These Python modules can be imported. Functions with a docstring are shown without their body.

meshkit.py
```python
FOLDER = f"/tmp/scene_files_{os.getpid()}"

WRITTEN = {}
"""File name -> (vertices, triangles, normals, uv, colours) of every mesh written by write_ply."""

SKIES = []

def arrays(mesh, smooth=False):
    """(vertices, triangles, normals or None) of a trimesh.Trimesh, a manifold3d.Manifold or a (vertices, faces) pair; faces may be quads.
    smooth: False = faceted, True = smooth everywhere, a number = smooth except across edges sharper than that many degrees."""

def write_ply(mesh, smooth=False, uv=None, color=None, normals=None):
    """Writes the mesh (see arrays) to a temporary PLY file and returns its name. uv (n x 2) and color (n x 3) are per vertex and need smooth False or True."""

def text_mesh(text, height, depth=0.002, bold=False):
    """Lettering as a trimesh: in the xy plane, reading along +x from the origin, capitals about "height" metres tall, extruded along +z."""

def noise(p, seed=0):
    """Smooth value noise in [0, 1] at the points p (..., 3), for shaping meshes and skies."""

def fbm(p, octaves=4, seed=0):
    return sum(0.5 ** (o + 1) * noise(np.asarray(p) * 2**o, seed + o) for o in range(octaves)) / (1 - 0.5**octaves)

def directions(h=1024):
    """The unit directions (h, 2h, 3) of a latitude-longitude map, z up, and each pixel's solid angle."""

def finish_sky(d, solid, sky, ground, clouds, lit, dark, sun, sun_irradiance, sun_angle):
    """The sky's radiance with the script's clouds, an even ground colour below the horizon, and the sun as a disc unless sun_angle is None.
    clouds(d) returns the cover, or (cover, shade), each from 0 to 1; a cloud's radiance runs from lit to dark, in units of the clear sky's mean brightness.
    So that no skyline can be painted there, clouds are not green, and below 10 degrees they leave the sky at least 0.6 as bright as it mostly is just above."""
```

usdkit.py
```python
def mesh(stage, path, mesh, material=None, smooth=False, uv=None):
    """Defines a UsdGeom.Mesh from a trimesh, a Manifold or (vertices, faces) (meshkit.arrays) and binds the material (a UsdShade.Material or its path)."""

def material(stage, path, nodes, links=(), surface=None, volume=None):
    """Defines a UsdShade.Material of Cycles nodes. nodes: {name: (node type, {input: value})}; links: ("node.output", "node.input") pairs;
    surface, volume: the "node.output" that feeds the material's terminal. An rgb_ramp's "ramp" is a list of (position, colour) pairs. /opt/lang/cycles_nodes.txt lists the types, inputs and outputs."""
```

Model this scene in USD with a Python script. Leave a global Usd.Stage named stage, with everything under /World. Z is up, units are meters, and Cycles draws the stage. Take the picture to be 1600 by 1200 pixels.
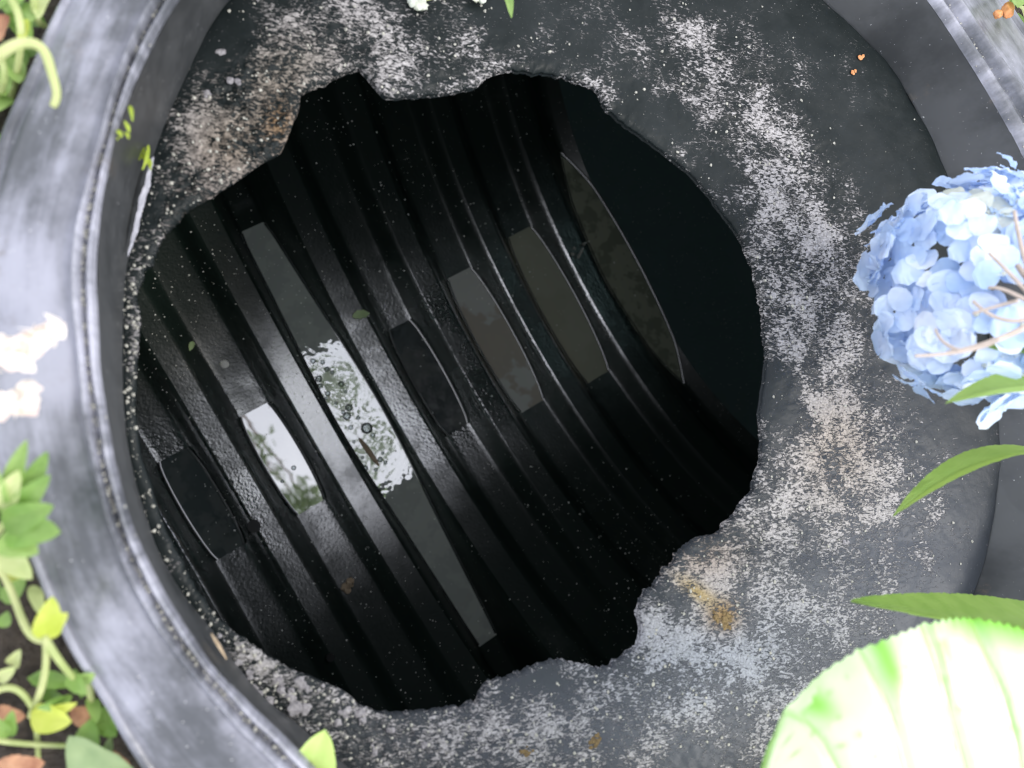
import math, random
import numpy as np, trimesh, usdkit, meshkit
from scipy.interpolate import CubicSpline
from scipy.ndimage import gaussian_filter1d
from pxr import Usd, UsdGeom, UsdLux, UsdShade, Sdf, Gf, Vt

stage = Usd.Stage.CreateInMemory()
UsdGeom.SetStageUpAxis(stage, "Z")
UsdGeom.SetStageMetersPerUnit(stage, 1.0)
UsdGeom.Xform.Define(stage, "/World")
UsdGeom.Scope.Define(stage, "/World/Looks")
rnd = random.Random(7)
R = np.random.default_rng(11)

# ---------------------------------------------------------------- camera, sky, sun, exposure
F = 1200.0                       # focal length in photo pixels (1600 wide)
NADIR = (405.0, 718.0)           # where the plumb line under the lens meets the picture
CAM_Z = 0.44
EXPOSURE = 0.95
SUN_ELEV, SUN_AZ = math.radians(52), math.atan2(0.93, -0.36)   # azimuth = atan2(x, y)
SUN_INT, SUN_ANGLE = 0.40, 14.0
SKY_STRENGTH = 0.12

down = np.array([(NADIR[0] - 800) / F, -(NADIR[1] - 600) / F, -1.0]); down /= np.linalg.norm(down)
upc = -down                                                    # world up in camera axes
xc = np.array([1.0, 0, 0]); xc = xc - upc * (xc @ upc); xc /= np.linalg.norm(xc)
yc = np.cross(upc, xc)
W2C = np.stack([xc, yc, upc], 1)                                # world -> camera (columns are world axes in camera axes)
C2W = W2C.T
EYE = np.array([0, 0, CAM_Z])
cam = UsdGeom.Camera.Define(stage, "/World/camera")
m = np.eye(4); m[:3, :3] = C2W.T; m[3, :3] = EYE               # row vectors
cam.AddTransformOp().Set(Gf.Matrix4d(m.tolist()))
cam.CreateHorizontalApertureAttr(36.0)
cam.CreateVerticalApertureAttr(27.0)
cam.CreateFocalLengthAttr(36.0 * F / 1600)
cam.CreateFStopAttr(5.4)
cam.CreateFocusDistanceAttr(0.74)
cam.CreateClippingRangeAttr(Gf.Vec2f(0.02, 1000))
cam.CreateExposureAttr(EXPOSURE)

sky = usdkit.material(stage, "/World/Looks/sky_look", {
    "sky": ("sky_texture", {"sky_type": "single_scattering", "sun_disc": False, "sun_elevation": SUN_ELEV, "sun_rotation": SUN_AZ}),
    "tc": ("texture_coordinate", {}),
    "n": ("noise_texture", {"scale": 2.2, "detail": 5.0, "roughness": 0.55}),
    "r": ("map_range", {"from_min": 0.25, "from_max": 0.6, "to_min": 0.55, "to_max": 1.0, "clamp": True}),
    "mx": ("mix_color", {"b": (9.0, 9.2, 10.0), "use_clamp": False}),
    "bg": ("background_shader", {"strength": SKY_STRENGTH})},
    [("tc.generated", "n.vector"), ("n.fac", "r.value"), ("r.result", "mx.fac"), ("sky.color", "mx.a"), ("mx.result", "bg.color")], surface="bg.background")
dome = UsdLux.DomeLight.Define(stage, "/World/sky")
UsdShade.MaterialBindingAPI.Apply(dome.GetPrim()).Bind(sky)
dome.GetPrim().SetCustomDataByKey("kind", "structure")
sun = UsdLux.DistantLight.Define(stage, "/World/sun")
sun.CreateNormalizeAttr(True); sun.CreateIntensityAttr(SUN_INT); sun.CreateAngleAttr(SUN_ANGLE); sun.CreateColorAttr(Gf.Vec3f(1, 0.95, 0.88))
sd = np.array([math.sin(SUN_AZ) * math.cos(SUN_ELEV), math.cos(SUN_AZ) * math.cos(SUN_ELEV), math.sin(SUN_ELEV)])
zx = np.cross([0, 1, 0.0], sd); zx /= np.linalg.norm(zx)
m = np.eye(4); m[0, :3] = zx; m[1, :3] = np.cross(sd, zx); m[2, :3] = sd
sun.AddTransformOp().Set(Gf.Matrix4d(m.tolist()))

# ---------------------------------------------------------------- helpers
def at(px, py, z):
    """The point at height z (a number or an array) on the sight line of photo pixel (px, py)."""
    px, py, z = np.broadcast_arrays(np.asarray(px, float), np.asarray(py, float), np.asarray(z, float))
    d = np.stack([(px - 800) / F, -(py - 600) / F, -np.ones_like(px)], -1) @ W2C     # rows: C2W @ d
    t = (z - CAM_Z) / d[..., 2]
    return EYE + d * t[..., None]

def pix(p):
    c = (np.asarray(p, float) - EYE) @ W2C.T
    return np.stack([800 + F * c[..., 0] / -c[..., 2], 600 - F * c[..., 1] / -c[..., 2]], -1)

names = {}
def numbered(parent, name):
    k = (parent, name); n = names.get(k, -1) + 1; names[k] = n
    return f"{parent}/{name}" if n == 0 else f"{parent}/{name}_{n:03d}"

def obj(name, mesh, mat, parent=None, smooth=True, attrs=None, **data):
    path = numbered(str(parent.GetPath()) if parent else "/World", name)
    g = usdkit.mesh(stage, path, mesh, mat, smooth=smooth)
    for k, v in (attrs or {}).items():
        v = np.asarray(v, np.float32)
        if v.ndim == 1:
            UsdGeom.PrimvarsAPI(g).CreatePrimvar(k, Sdf.ValueTypeNames.FloatArray, "vertex").Set(Vt.FloatArray.FromNumpy(v))
        else:
            UsdGeom.PrimvarsAPI(g).CreatePrimvar(k, Sdf.ValueTypeNames.Color3fArray, "vertex").Set(Vt.Vec3fArray.FromNumpy(v))
    g.CreateDoubleSidedAttr(True)
    for k, v in data.items(): g.GetPrim().SetCustomDataByKey(k, v)
    return g.GetPrim()

def thing(name, label, category, group=None):
    p = UsdGeom.Xform.Define(stage, numbered("/World", name)).GetPrim()
    p.SetCustomDataByKey("label", label); p.SetCustomDataByKey("category", category)
    if group: p.SetCustomDataByKey("group", group)
    return p

def grid_faces(a, b, wrap=False):
    i, j = np.meshgrid(np.arange(a - 1), np.arange(b if wrap else b - 1), indexing="ij")
    j2 = (j + 1) % b
    q = np.stack([i * b + j, i * b + j2, (i + 1) * b + j2, (i + 1) * b + j], -1).reshape(-1, 4)
    return np.vstack([q[:, [0, 1, 2]], q[:, [0, 2, 3]]])

def grid(P, wrap=False):
    P = np.asarray(P, float)
    return trimesh.Trimesh(P.reshape(-1, 3), grid_faces(P.shape[0], P.shape[1], wrap), process=False)

def cat(ms): return trimesh.util.concatenate(ms)

def tube(pts, r0, r1=None, sides=7, n=14):
    pts = np.asarray(pts, float)
    t = np.linspace(0, 1, len(pts))
    p = CubicSpline(t, pts)(np.linspace(0, 1, n)) if len(pts) > 2 else np.linspace(pts[0], pts[-1], n)
    rad = np.linspace(r0, r0 if r1 is None else r1, n)
    d = np.gradient(p, axis=0); d /= np.linalg.norm(d, axis=1, keepdims=True)
    a = np.cross(d, [0.31, 0.17, 0.93]); a /= np.linalg.norm(a, axis=1, keepdims=True)
    b = np.cross(d, a); th = np.arange(sides) * 2 * np.pi / sides
    ring = p[:, None] + rad[:, None, None] * (np.cos(th)[None, :, None] * a[:, None] + np.sin(th)[None, :, None] * b[:, None])
    g = grid(ring, wrap=True)
    v = np.vstack([g.vertices, p[:1], p[-1:]]); k = len(g.vertices)
    f = [[k, (j + 1) % sides, j] for j in range(sides)] + [[k + 1, (n - 1) * sides + j, (n - 1) * sides + (j + 1) % sides] for j in range(sides)]
    return trimesh.Trimesh(v, np.vstack([g.faces, f]), process=False)

def lump(p, r, seed, flat=0.6, rough=0.5, sub=2):
    s = trimesh.creation.icosphere(sub, 1.0)
    v = np.array(s.vertices)
    v = v * (1 + rough * (meshkit.fbm(v * 1.7 + seed * 3.1, 3, seed)[:, None] - 0.5) * 2)
    r = np.broadcast_to(r, 3) * np.array([1, 1, flat])
    an = seed * 1.3; ro = np.array([[math.cos(an), -math.sin(an), 0], [math.sin(an), math.cos(an), 0], [0, 0, 1]])
    return trimesh.Trimesh((v * r) @ ro.T + np.asarray(p), s.faces, process=False)

def leaf_mesh(base, tip, up, width, arch=0.1, fold=0.15, serr=0.0, teeth=18, blunt=0.5, ripple=0.0, nl=30, nw=9, twist=0.0, belly=0.42, veins=0, vdep=0.010, curl=0.0):
    """A leaf sheet from base to tip, its upper face towards up; width in metres; arch, fold and ripple relative."""
    base, tip, up = (np.asarray(x, float) for x in (base, tip, up))
    L = np.linalg.norm(tip - base); d = (tip - base) / L
    up = up - d * (up @ d); up /= np.linalg.norm(up); side = np.cross(d, up)
    t = np.linspace(0, 1, nl); s = np.linspace(-1, 1, nw)
    k = math.log(0.5) / math.log(belly)
    w = np.sin(np.pi * np.clip(t, 0, 1) ** k) ** blunt * width / 2
    w = np.maximum(w, 0.0004)
    tooth = 1 + serr * (np.abs((t * teeth) % 1 - 0.5) * 2 - 0.5)
    T, S = np.meshgrid(t, s, indexing="ij")
    wid = np.where(np.abs(S) > 0.99, (w * tooth)[:, None], w[:, None])
    hgt = arch * L * 4 * T * (1 - T) + fold * np.abs(S) * wid + ripple * width * np.sin(T * 17 + np.abs(S) * 2.4) * np.abs(S)
    if veins:
        ph = T * veins - np.abs(S) * 1.1
        hgt = hgt - vdep * width * np.exp(-((ph % 1 - 0.5) / 0.09) ** 2) * np.clip(np.abs(S) * 3, 0, 1) - 0.02 * width * np.exp(-(S / 0.05) ** 2)
    hgt = hgt - curl * width * (np.abs(S) ** 5 * (0.6 + 0.8 * meshkit.noise(np.stack([T * 9, S * 0 + 3, S * 0], -1), 4)) + np.clip((T - .55) / .45, 0, 1) ** 3 * .5)
    an = twist * (T - 0.3)
    P = base + d * (T * L)[..., None] + side * (S * wid * np.cos(an))[..., None] + up * (hgt + S * wid * np.sin(an))[..., None]
    return grid(P)

# ---------------------------------------------------------------- materials
def mat(name, nodes, links, surface="p.BSDF"):
    return usdkit.material(stage, "/World/Looks/" + name, nodes, links, surface=surface)

def simple(name, c1, c2, rough=0.6, scale=60.0, bump=0.0, bscale=300.0, ior=1.45, dist=0.001):
    n = {"tc": ("geometry", {}), "n": ("noise_texture", {"scale": scale, "detail": 4.0, "roughness": 0.6}),
         "r": ("rgb_ramp", {"ramp": [(0.3, c1), (0.7, c2)]}),
         "p": ("principled_bsdf", {"roughness": rough, "ior": ior})}
    l = [("tc.position", "n.vector"), ("n.fac", "r.fac"), ("r.color", "p.base_color")]
    if bump:
        n["bn"] = ("noise_texture", {"scale": bscale, "detail": 3.0}); n["b"] = ("bump", {"strength": bump, "distance": dist})
        l += [("tc.position", "bn.vector"), ("bn.fac", "b.height"), ("b.normal", "p.normal")]
    return mat(name, n, l)

def leafy(name, c1, c2, rough=0.4, trans=0.35, scale=90.0, ior=1.45, tcol=None, bump=0.25, bscale=420.0, veined=False):
    """Leaf or petal tissue: a glossy skin over colour that lets some light through."""
    tcol = tcol or tuple(min(1, x * 1.25) for x in c2)
    extra = ({"va": ("attribute", {"attribute": "vein"}), "vp": ("principled_bsdf", {"base_color": (0.16, 0.42, 0.04), "roughness": 0.6, "ior": 1.3}), "vm": ("mix_closure", {})},
             [("va.fac", "vm.fac"), ("m.closure", "vm.closure1"), ("vp.BSDF", "vm.closure2")]) if veined else ({}, [])
    return mat(name, {**extra[0], "g": ("geometry", {}), "o": ("object_info", {}),
        "n": ("noise_texture", {"scale": scale, "detail": 3.0}),
        "a": ("math", {"math_type": "multiply_add", "value2": 0.5, "value3": -0.25}), "ad": ("math", {"math_type": "add"}),
        "r": ("rgb_ramp", {"ramp": [(0.2, c1), (0.75, c2)]}),
        "bn": ("noise_texture", {"scale": bscale, "detail": 2.0}), "b": ("bump", {"strength": bump, "distance": 0.001}),
        "p": ("principled_bsdf", {"roughness": rough, "ior": ior}), "t": ("translucent_bsdf", {"color": tcol}), "m": ("mix_closure", {"fac": trans})},
        [("g.position", "n.vector"), ("o.random", "a.value1"), ("a.value", "ad.value1"), ("n.fac", "ad.value2"), ("ad.value", "r.fac"), ("r.color", "p.base_color"),
         ("g.position", "bn.vector"), ("bn.fac", "b.height"), ("b.normal", "p.normal"),
         ("p.BSDF", "m.closure1"), ("t.BSDF", "m.closure2")] + extra[1], surface="vm.closure" if veined else "m.closure")

# shelf plastic: black, with pale mineral crust where the deposit attribute allows it
M_SHELF = mat("shelf_plastic", {
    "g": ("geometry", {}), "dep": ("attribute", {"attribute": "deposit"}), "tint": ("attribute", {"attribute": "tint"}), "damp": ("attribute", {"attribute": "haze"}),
    "map": ("mapping", {"rotation": (0, 0, -0.55), "scale": (1.0, 2.1, 1.0)}),
    "n1": ("noise_texture", {"scale": 250.0, "detail": 3.0, "roughness": 0.58, "distortion": 0.9}),
    "n2": ("noise_texture", {"scale": 28.0, "detail": 5.0, "roughness": 0.65}),
    "n3": ("noise_texture", {"scale": 620.0, "detail": 2.0, "roughness": 0.6}),
    "h": ("math", {"math_type": "multiply_add", "value2": 0.95, "value3": -0.475}),
    "s": ("math", {"math_type": "add"}), "s2": ("math", {"math_type": "add"}),
    "mask": ("map_range", {"range_type": "smoothstep", "from_min": 0.69, "from_max": 0.86, "clamp": True}),
    "sp": ("map_range", {"range_type": "smoothstep", "from_min": 0.70, "from_max": 0.76, "clamp": True}),
    "mm": ("math", {"math_type": "maximum"}),
    "base": ("rgb_ramp", {"ramp": [(0.3, (0.005, 0.008, 0.008)), (0.55, (0.010, 0.0135, 0.014)), (0.75, (0.019, 0.023, 0.0235))]}),
    "film": ("mix_color", {"b": (0.115, 0.125, 0.15)}),  # bluish sky sheen mixed into the shelf's base colour
    "mv": ("math", {"math_type": "multiply_add", "value2": 1.5, "value3": 0.2}),
    "tv": ("mix_color", {"blend_type": "multiply", "fac": 1.0}),
    "cm": ("mix_color", {}),
    "ro": ("map_range", {"from_min": 0.0, "from_max": 1.0, "to_min": 0.48, "to_max": 0.85}),
    "bh": ("math", {"math_type": "multiply_add", "value2": 0.9}),
    "b": ("bump", {"strength": 0.8, "distance": 0.0016}),
    "p": ("principled_bsdf", {"ior": 1.27})},
    [("g.position", "map.vector"), ("map.vector", "n1.vector"), ("g.position", "n2.vector"), ("g.position", "n3.vector"),
     ("n2.fac", "h.value1"), ("h.value", "s.value1"), ("n1.fac", "s.value2"), ("s.value", "s2.value1"), ("dep.fac", "s2.value2"),
     ("s2.value", "mask.value"), ("n3.fac", "sp.value"), ("mask.result", "mm.value1"), ("sp.result", "mm.value2"),
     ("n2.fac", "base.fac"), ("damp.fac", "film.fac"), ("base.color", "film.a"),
     ("n3.fac", "mv.value1"), ("tint.color", "tv.a"), ("mv.value", "tv.b"),
     ("film.result", "cm.a"), ("tv.result", "cm.b"), ("mm.value", "cm.fac"), ("cm.result", "p.base_color"),
     ("mm.value", "ro.value"), ("ro.result", "p.roughness"),
     ("mm.value", "bh.value1"), ("n2.fac", "bh.value3"), ("bh.value", "b.height"), ("b.normal", "p.normal")])

# weathered collar: sky reflection and dust as pale colour over black plastic, streaked along the attribute "along"
def collar(name, film, rough, dark):
    return mat(name, {
        "g": ("geometry", {}), "al": ("attribute", {"attribute": "along"}), "ac": ("attribute", {"attribute": "across"}),
        "v": ("combine_xyz", {}), "n1": ("noise_texture", {"scale": 1.0, "detail": 5.0, "roughness": 0.6}),
        "n2": ("noise_texture", {"scale": 9.0, "detail": 6.0, "roughness": 0.62}), "n3": ("noise_texture", {"scale": 420.0, "detail": 2.0}),
        "ad": ("math", {"math_type": "multiply_add", "value2": 0.34}),
        "fm": ("map_range", {"range_type": "smoothstep", "from_min": 0.50, "from_max": 0.80, "clamp": True}),
        "c": ("mix_color", {"a": dark, "b": film}),
        "br": ("map_range", {"range_type": "smoothstep", "from_min": 0.60, "from_max": 0.72, "to_max": 0.55, "clamp": True}),
        "n4": ("noise_texture", {"scale": 17.0, "detail": 6.0, "roughness": 0.7}),
        "cb": ("mix_color", {"b": (0.11, 0.085, 0.06)}),
        "sp": ("map_range", {"range_type": "smoothstep", "from_min": 0.72, "from_max": 0.77, "clamp": True}),
        "cs": ("mix_color", {"b": (0.42, 0.42, 0.42)}),
        "ro": ("map_range", {"from_min": 0.2, "from_max": 0.8, "to_min": rough - 0.12, "to_max": rough + 0.15}),
        "b": ("bump", {"strength": 0.35, "distance": 0.002}), "p": ("principled_bsdf", {"ior": 1.55})},
        [("al.fac", "v.x"), ("ac.fac", "v.y"), ("v.vector", "n1.vector"), ("g.position", "n2.vector"), ("g.position", "n3.vector"), ("g.position", "n4.vector"),
         ("n1.fac", "ad.value1"), ("n2.fac", "ad.value3"), ("ad.value", "fm.value"), ("fm.result", "c.fac"),
         ("n4.fac", "br.value"), ("br.result", "cb.fac"), ("c.result", "cb.a"), ("n3.fac", "sp.value"), ("sp.result", "cs.fac"), ("cb.result", "cs.a"), ("cs.result", "p.base_color"),
         ("n2.fac", "ro.value"), ("ro.result", "p.roughness"), ("n1.fac", "b.height"), ("b.normal", "p.normal")])
M_FLANGE = collar("collar_plastic", (0.27, 0.275, 0.325), 0.28, (0.045, 0.049, 0.056))
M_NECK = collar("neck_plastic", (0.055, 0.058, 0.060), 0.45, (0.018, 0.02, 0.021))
M_RIM = collar("rim_plastic", (0.34, 0.345, 0.40), 0.36, (0.07, 0.075, 0.085))

# wet ribbed plastic inside the tank
def wet(name, base, rough, bdist, bscale, ior=2.5):
    return mat(name, {
        "g": ("geometry", {}), "n1": ("noise_texture", {"scale": bscale, "detail": 2.0, "roughness": 0.55}),
        "n2": ("noise_texture", {"scale": 9.0, "detail": 5.0, "roughness": 0.65}),
        "n3": ("noise_texture", {"scale": 330.0, "detail": 1.0}),
        "spt": ("math", {"math_type": "multiply_add", "value2": -0.22, "value3": 0.86}),
        "d": ("math", {"math_type": "subtract"}), "sp": ("map_range", {"range_type": "smoothstep", "from_min": 0.0, "from_max": 0.03, "clamp": True}),
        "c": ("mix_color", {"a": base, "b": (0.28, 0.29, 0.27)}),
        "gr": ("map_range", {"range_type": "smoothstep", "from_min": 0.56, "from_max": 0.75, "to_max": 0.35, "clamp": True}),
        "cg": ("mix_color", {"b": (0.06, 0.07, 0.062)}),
        "b": ("bump", {"strength": 1.0, "distance": bdist}), "w": ("attribute", {"attribute": "wet"}), "wn": ("math", {"math_type": "multiply"}), "wr": ("map_range", {"from_min": 0.4, "from_max": 0.55, "to_min": 0.55, "to_max": 1.0, "clamp": True}), "rg": ("map_range", {"to_min": 0.5, "to_max": rough, "clamp": True}), "io": ("map_range", {"to_min": 1.2, "to_max": ior, "clamp": True}), "p": ("principled_bsdf", {})},
        [("n2.fac", "wr.value"), ("w.fac", "wn.value1"), ("wr.result", "wn.value2"), ("wn.value", "rg.value"), ("wn.value", "io.value"), ("rg.result", "p.roughness"), ("io.result", "p.ior"), ("g.position", "n1.vector"), ("g.position", "n2.vector"), ("g.position", "n3.vector"), ("n2.fac", "spt.value1"), ("n3.fac", "d.value1"), ("spt.value", "d.value2"), ("d.value", "sp.value"),
         ("n2.fac", "gr.value"), ("gr.result", "cg.fac"), ("c.result", "cg.a"), ("sp.result", "c.fac"), ("cg.result", "p.base_color"), ("n1.fac", "b.height"), ("b.normal", "p.normal")])
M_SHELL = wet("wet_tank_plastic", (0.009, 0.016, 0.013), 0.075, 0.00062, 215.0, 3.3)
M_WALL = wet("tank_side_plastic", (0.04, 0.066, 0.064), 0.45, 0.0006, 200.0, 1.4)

def water(name, c1, c2, scale=14.0, lo=0.45, hi=0.56, ior=2.5, wave=0.05, wscale=30.0):
    return mat(name, {"g": ("geometry", {}), "n": ("noise_texture", {"scale": scale, "detail": 4.0, "roughness": 0.55}),
        "r": ("map_range", {"range_type": "smoothstep", "from_min": lo, "from_max": hi, "clamp": True}), "c": ("mix_color", {"a": c1, "b": c2}),
        "bn": ("noise_texture", {"scale": wscale, "detail": 1.0}), "b": ("bump", {"strength": wave, "distance": 0.002}),
        "p": ("principled_bsdf", {"roughness": 0.015, "ior": ior})},
        [("g.position", "n.vector"), ("n.fac", "r.value"), ("r.result", "c.fac"), ("c.result", "p.base_color"), ("g.position", "bn.vector"), ("bn.fac", "b.height"), ("b.normal", "p.normal")])

# ---------------------------------------------------------------- the tank: contours traced round the opening
Z_SHELF = -0.08
def rim_z(px): return 0.022 - 0.052 * np.clip((np.asarray(px, float) - 150) / 1350, 0, 1)

HOLE = [(345, 293), (385, 266), (420, 245), (440, 232), (450, 212), (458, 190), (469, 165), (470, 142), (500, 126), (540, 109), (566, 103), (580, 122), (603, 150), (640, 149), (700, 142), (738, 136),
        (766, 113), (800, 107), (850, 112), (905, 125), (934, 135), (946, 157), (965, 181), (1000, 206), (1040, 235), (1080, 265), (1110, 300), (1140, 340), (1165, 375), (1185, 420), (1197, 480),
        (1203, 560), (1196, 615), (1192, 650), (1196, 690), (1194, 720), (1180, 762), (1150, 806), (1124, 836), (1088, 843), (1060, 872), (1030, 908), (1004, 938), (998, 960), (1004, 985), (996, 1010),
        (970, 1033), (936, 1050), (915, 1040), (880, 1030), (850, 1041), (800, 1058), (760, 1070), (752, 1085), (744, 1100), (700, 1110), (640, 1117), (592, 1117), (565, 1105), (540, 1085), (500, 1067),
        (443, 1043), (397, 1013), (343, 973), (300, 917), (267, 850), (247, 805), (233, 755), (217, 713), (208, 640), (212, 560), (218, 510), (213, 462), (224, 425), (240, 395), (268, 352), (300, 322)]
WALL_FOOT = [(350, 0), (300, 90), (262, 170), (235, 240), (215, 310), (200, 380), (190, 450), (186, 520), (186, 600), (192, 680), (206, 750), (228, 820), (258, 890), (295, 945), (330, 990), (370, 1045), (420, 1100), (480, 1150),
             (550, 1210), (650, 1275), (800, 1330), (1000, 1340), (1200, 1290), (1300, 1232), (1380, 1165), (1445, 1085), (1495, 1005), (1530, 925), (1550, 860), (1563, 780), (1568, 700), (1564, 620), (1550, 500), (1520, 380),
             (1482, 262), (1440, 170), (1395, 98), (1340, 40), (1300, 2), (1230, -58), (1100, -120), (900, -160), (700, -160), (520, -110), (420, -60)]
RIM_IN = [(275, 0), (215, 115), (182, 200), (160, 300), (150, 400), (150, 500), (157, 600), (174, 700), (199, 800), (235, 890), (288, 980), (340, 1050), (400, 1110), (470, 1180), (570, 1280), (700, 1370), (900, 1430), (1150, 1400),
          (1350, 1300), (1490, 1170), (1590, 1040), (1660, 900), (1700, 760), (1712, 620), (1694, 470), (1645, 330), (1590, 212), (1525, 101), (1457, 0), (1420, -50), (1320, -150), (1150, -250), (900, -310), (650, -280), (450, -190), (340, -80)]
RIM_OUT = [(238, 0), (190, 100), (161, 200), (136, 290), (118, 370), (114, 430), (118, 510), (126, 600), (141, 700), (165, 800), (200, 895), (250, 985), (308, 1062), (375, 1138), (440, 1203), (545, 1310), (690, 1410), (900, 1470),
           (1170, 1440), (1390, 1335), (1530, 1200), (1632, 1060), (1700, 910), (1742, 765), (1754, 620), (1736, 465), (1684, 318), (1628, 200), (1561, 95), (1494, 0), (1450, -62), (1345, -175), (1165, -285), (900, -345), (640, -315), (420, -220), (300, -95)]
OUTER = [(88, 0), (45, 100), (5, 190), (-30, 290), (-60, 400), (-72, 520), (-55, 640), (-10, 750), (50, 892), (98, 1000), (150, 1085), (205, 1178), (300, 1310), (480, 1470), (700, 1580), (950, 1620), (1250, 1570), (1480, 1450), (1640, 1290), (1750, 1120),
         (1830, 930), (1870, 740), (1870, 560), (1830, 380), (1760, 230), (1680, 115), (1620, 60), (1573, -8), (1520, -100), (1400, -250), (1180, -380), (900, -440), (600, -410), (370, -310), (190, -140)]

def contour(points, z, spline=True, n=3000):
    p = np.array(points, float)
    zz = z(p[:, 0]) if callable(z) else np.full(len(p), float(z))
    w = at(p[:, 0], p[:, 1], zz)
    w = np.vstack([w, w[:1]])
    s = np.concatenate([[0], np.cumsum(np.linalg.norm(np.diff(w, axis=0), axis=1))])
    q = np.linspace(0, s[-1], n, endpoint=False)
    if spline:
        return CubicSpline(s, w, bc_type="periodic")(q)
    return np.stack([np.interp(q, s, w[:, k]) for k in range(3)], 1)

CEN = at(760, 610, Z_SHELF)[:2]
def polar(c, th):
    d = c[:, :2] - CEN
    a = np.unwrap(np.arctan2(d[:, 1], d[:, 0])); r = np.hypot(d[:, 0], d[:, 1]); z = c[:, 2]
    if a[-1] < a[0]: a, r, z = a[::-1], r[::-1], z[::-1]
    a, k = np.maximum.accumulate(a), None
    a3, r3, z3 = np.concatenate([a - 2 * np.pi, a, a + 2 * np.pi]), np.tile(r, 3), np.tile(z, 3)
    a3 = np.maximum.accumulate(a3 + np.arange(len(a3)) * 1e-9)
    base = a.mean()
    t = (th - base + np.pi) % (2 * np.pi) + base - np.pi
    return np.interp(t, a3, r3), np.interp(t, a3, z3)

NT = 1800
TH = np.linspace(0, 2 * np.pi, NT, endpoint=False)
CS = np.stack([np.cos(TH), np.sin(TH)], -1)
def ring(r, z): return np.concatenate([CEN + CS * np.broadcast_to(r, TH.shape)[:, None], np.broadcast_to(z, TH.shape)[:, None]], 1)

rh, _ = polar(contour(HOLE, Z_SHELF, False, 6000), TH)
rh = gaussian_filter1d(rh, 1.5, mode="wrap")
edge_n = meshkit.fbm(np.stack([np.cos(TH) * 40, np.sin(TH) * 40, 0 * TH], 1), 4, 5) - 0.5
rough_t = np.clip(meshkit.fbm(np.stack([np.cos(TH) * 3, np.sin(TH) * 3, 0 * TH + 4], 1), 2, 9) * 2.2 - 0.55, 0.08, 1)
rh = rh + (0.006 * edge_n + 0.003 * (meshkit.fbm(np.stack([np.cos(TH) * 130, np.sin(TH) * 130, 0 * TH], 1), 3, 15) - 0.5)) * rough_t
rw, _ = polar(contour(WALL_FOOT, Z_SHELF), TH)
ri, zi = polar(contour(RIM_IN, rim_z), TH)
ro_, zo = polar(contour(RIM_OUT, rim_z), TH)
rf, zf = polar(contour(OUTER, lambda x: rim_z(x) - 0.022), TH)
ri, ro_, rf = (gaussian_filter1d(x, 6, mode="wrap") for x in (ri, ro_, rf))
rh = np.minimum(rh, rw - 0.006)

tank = thing("buried_tank", "black ribbed plastic tank sunk in the ground with a rough hole cut in its neck", "tank")

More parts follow.
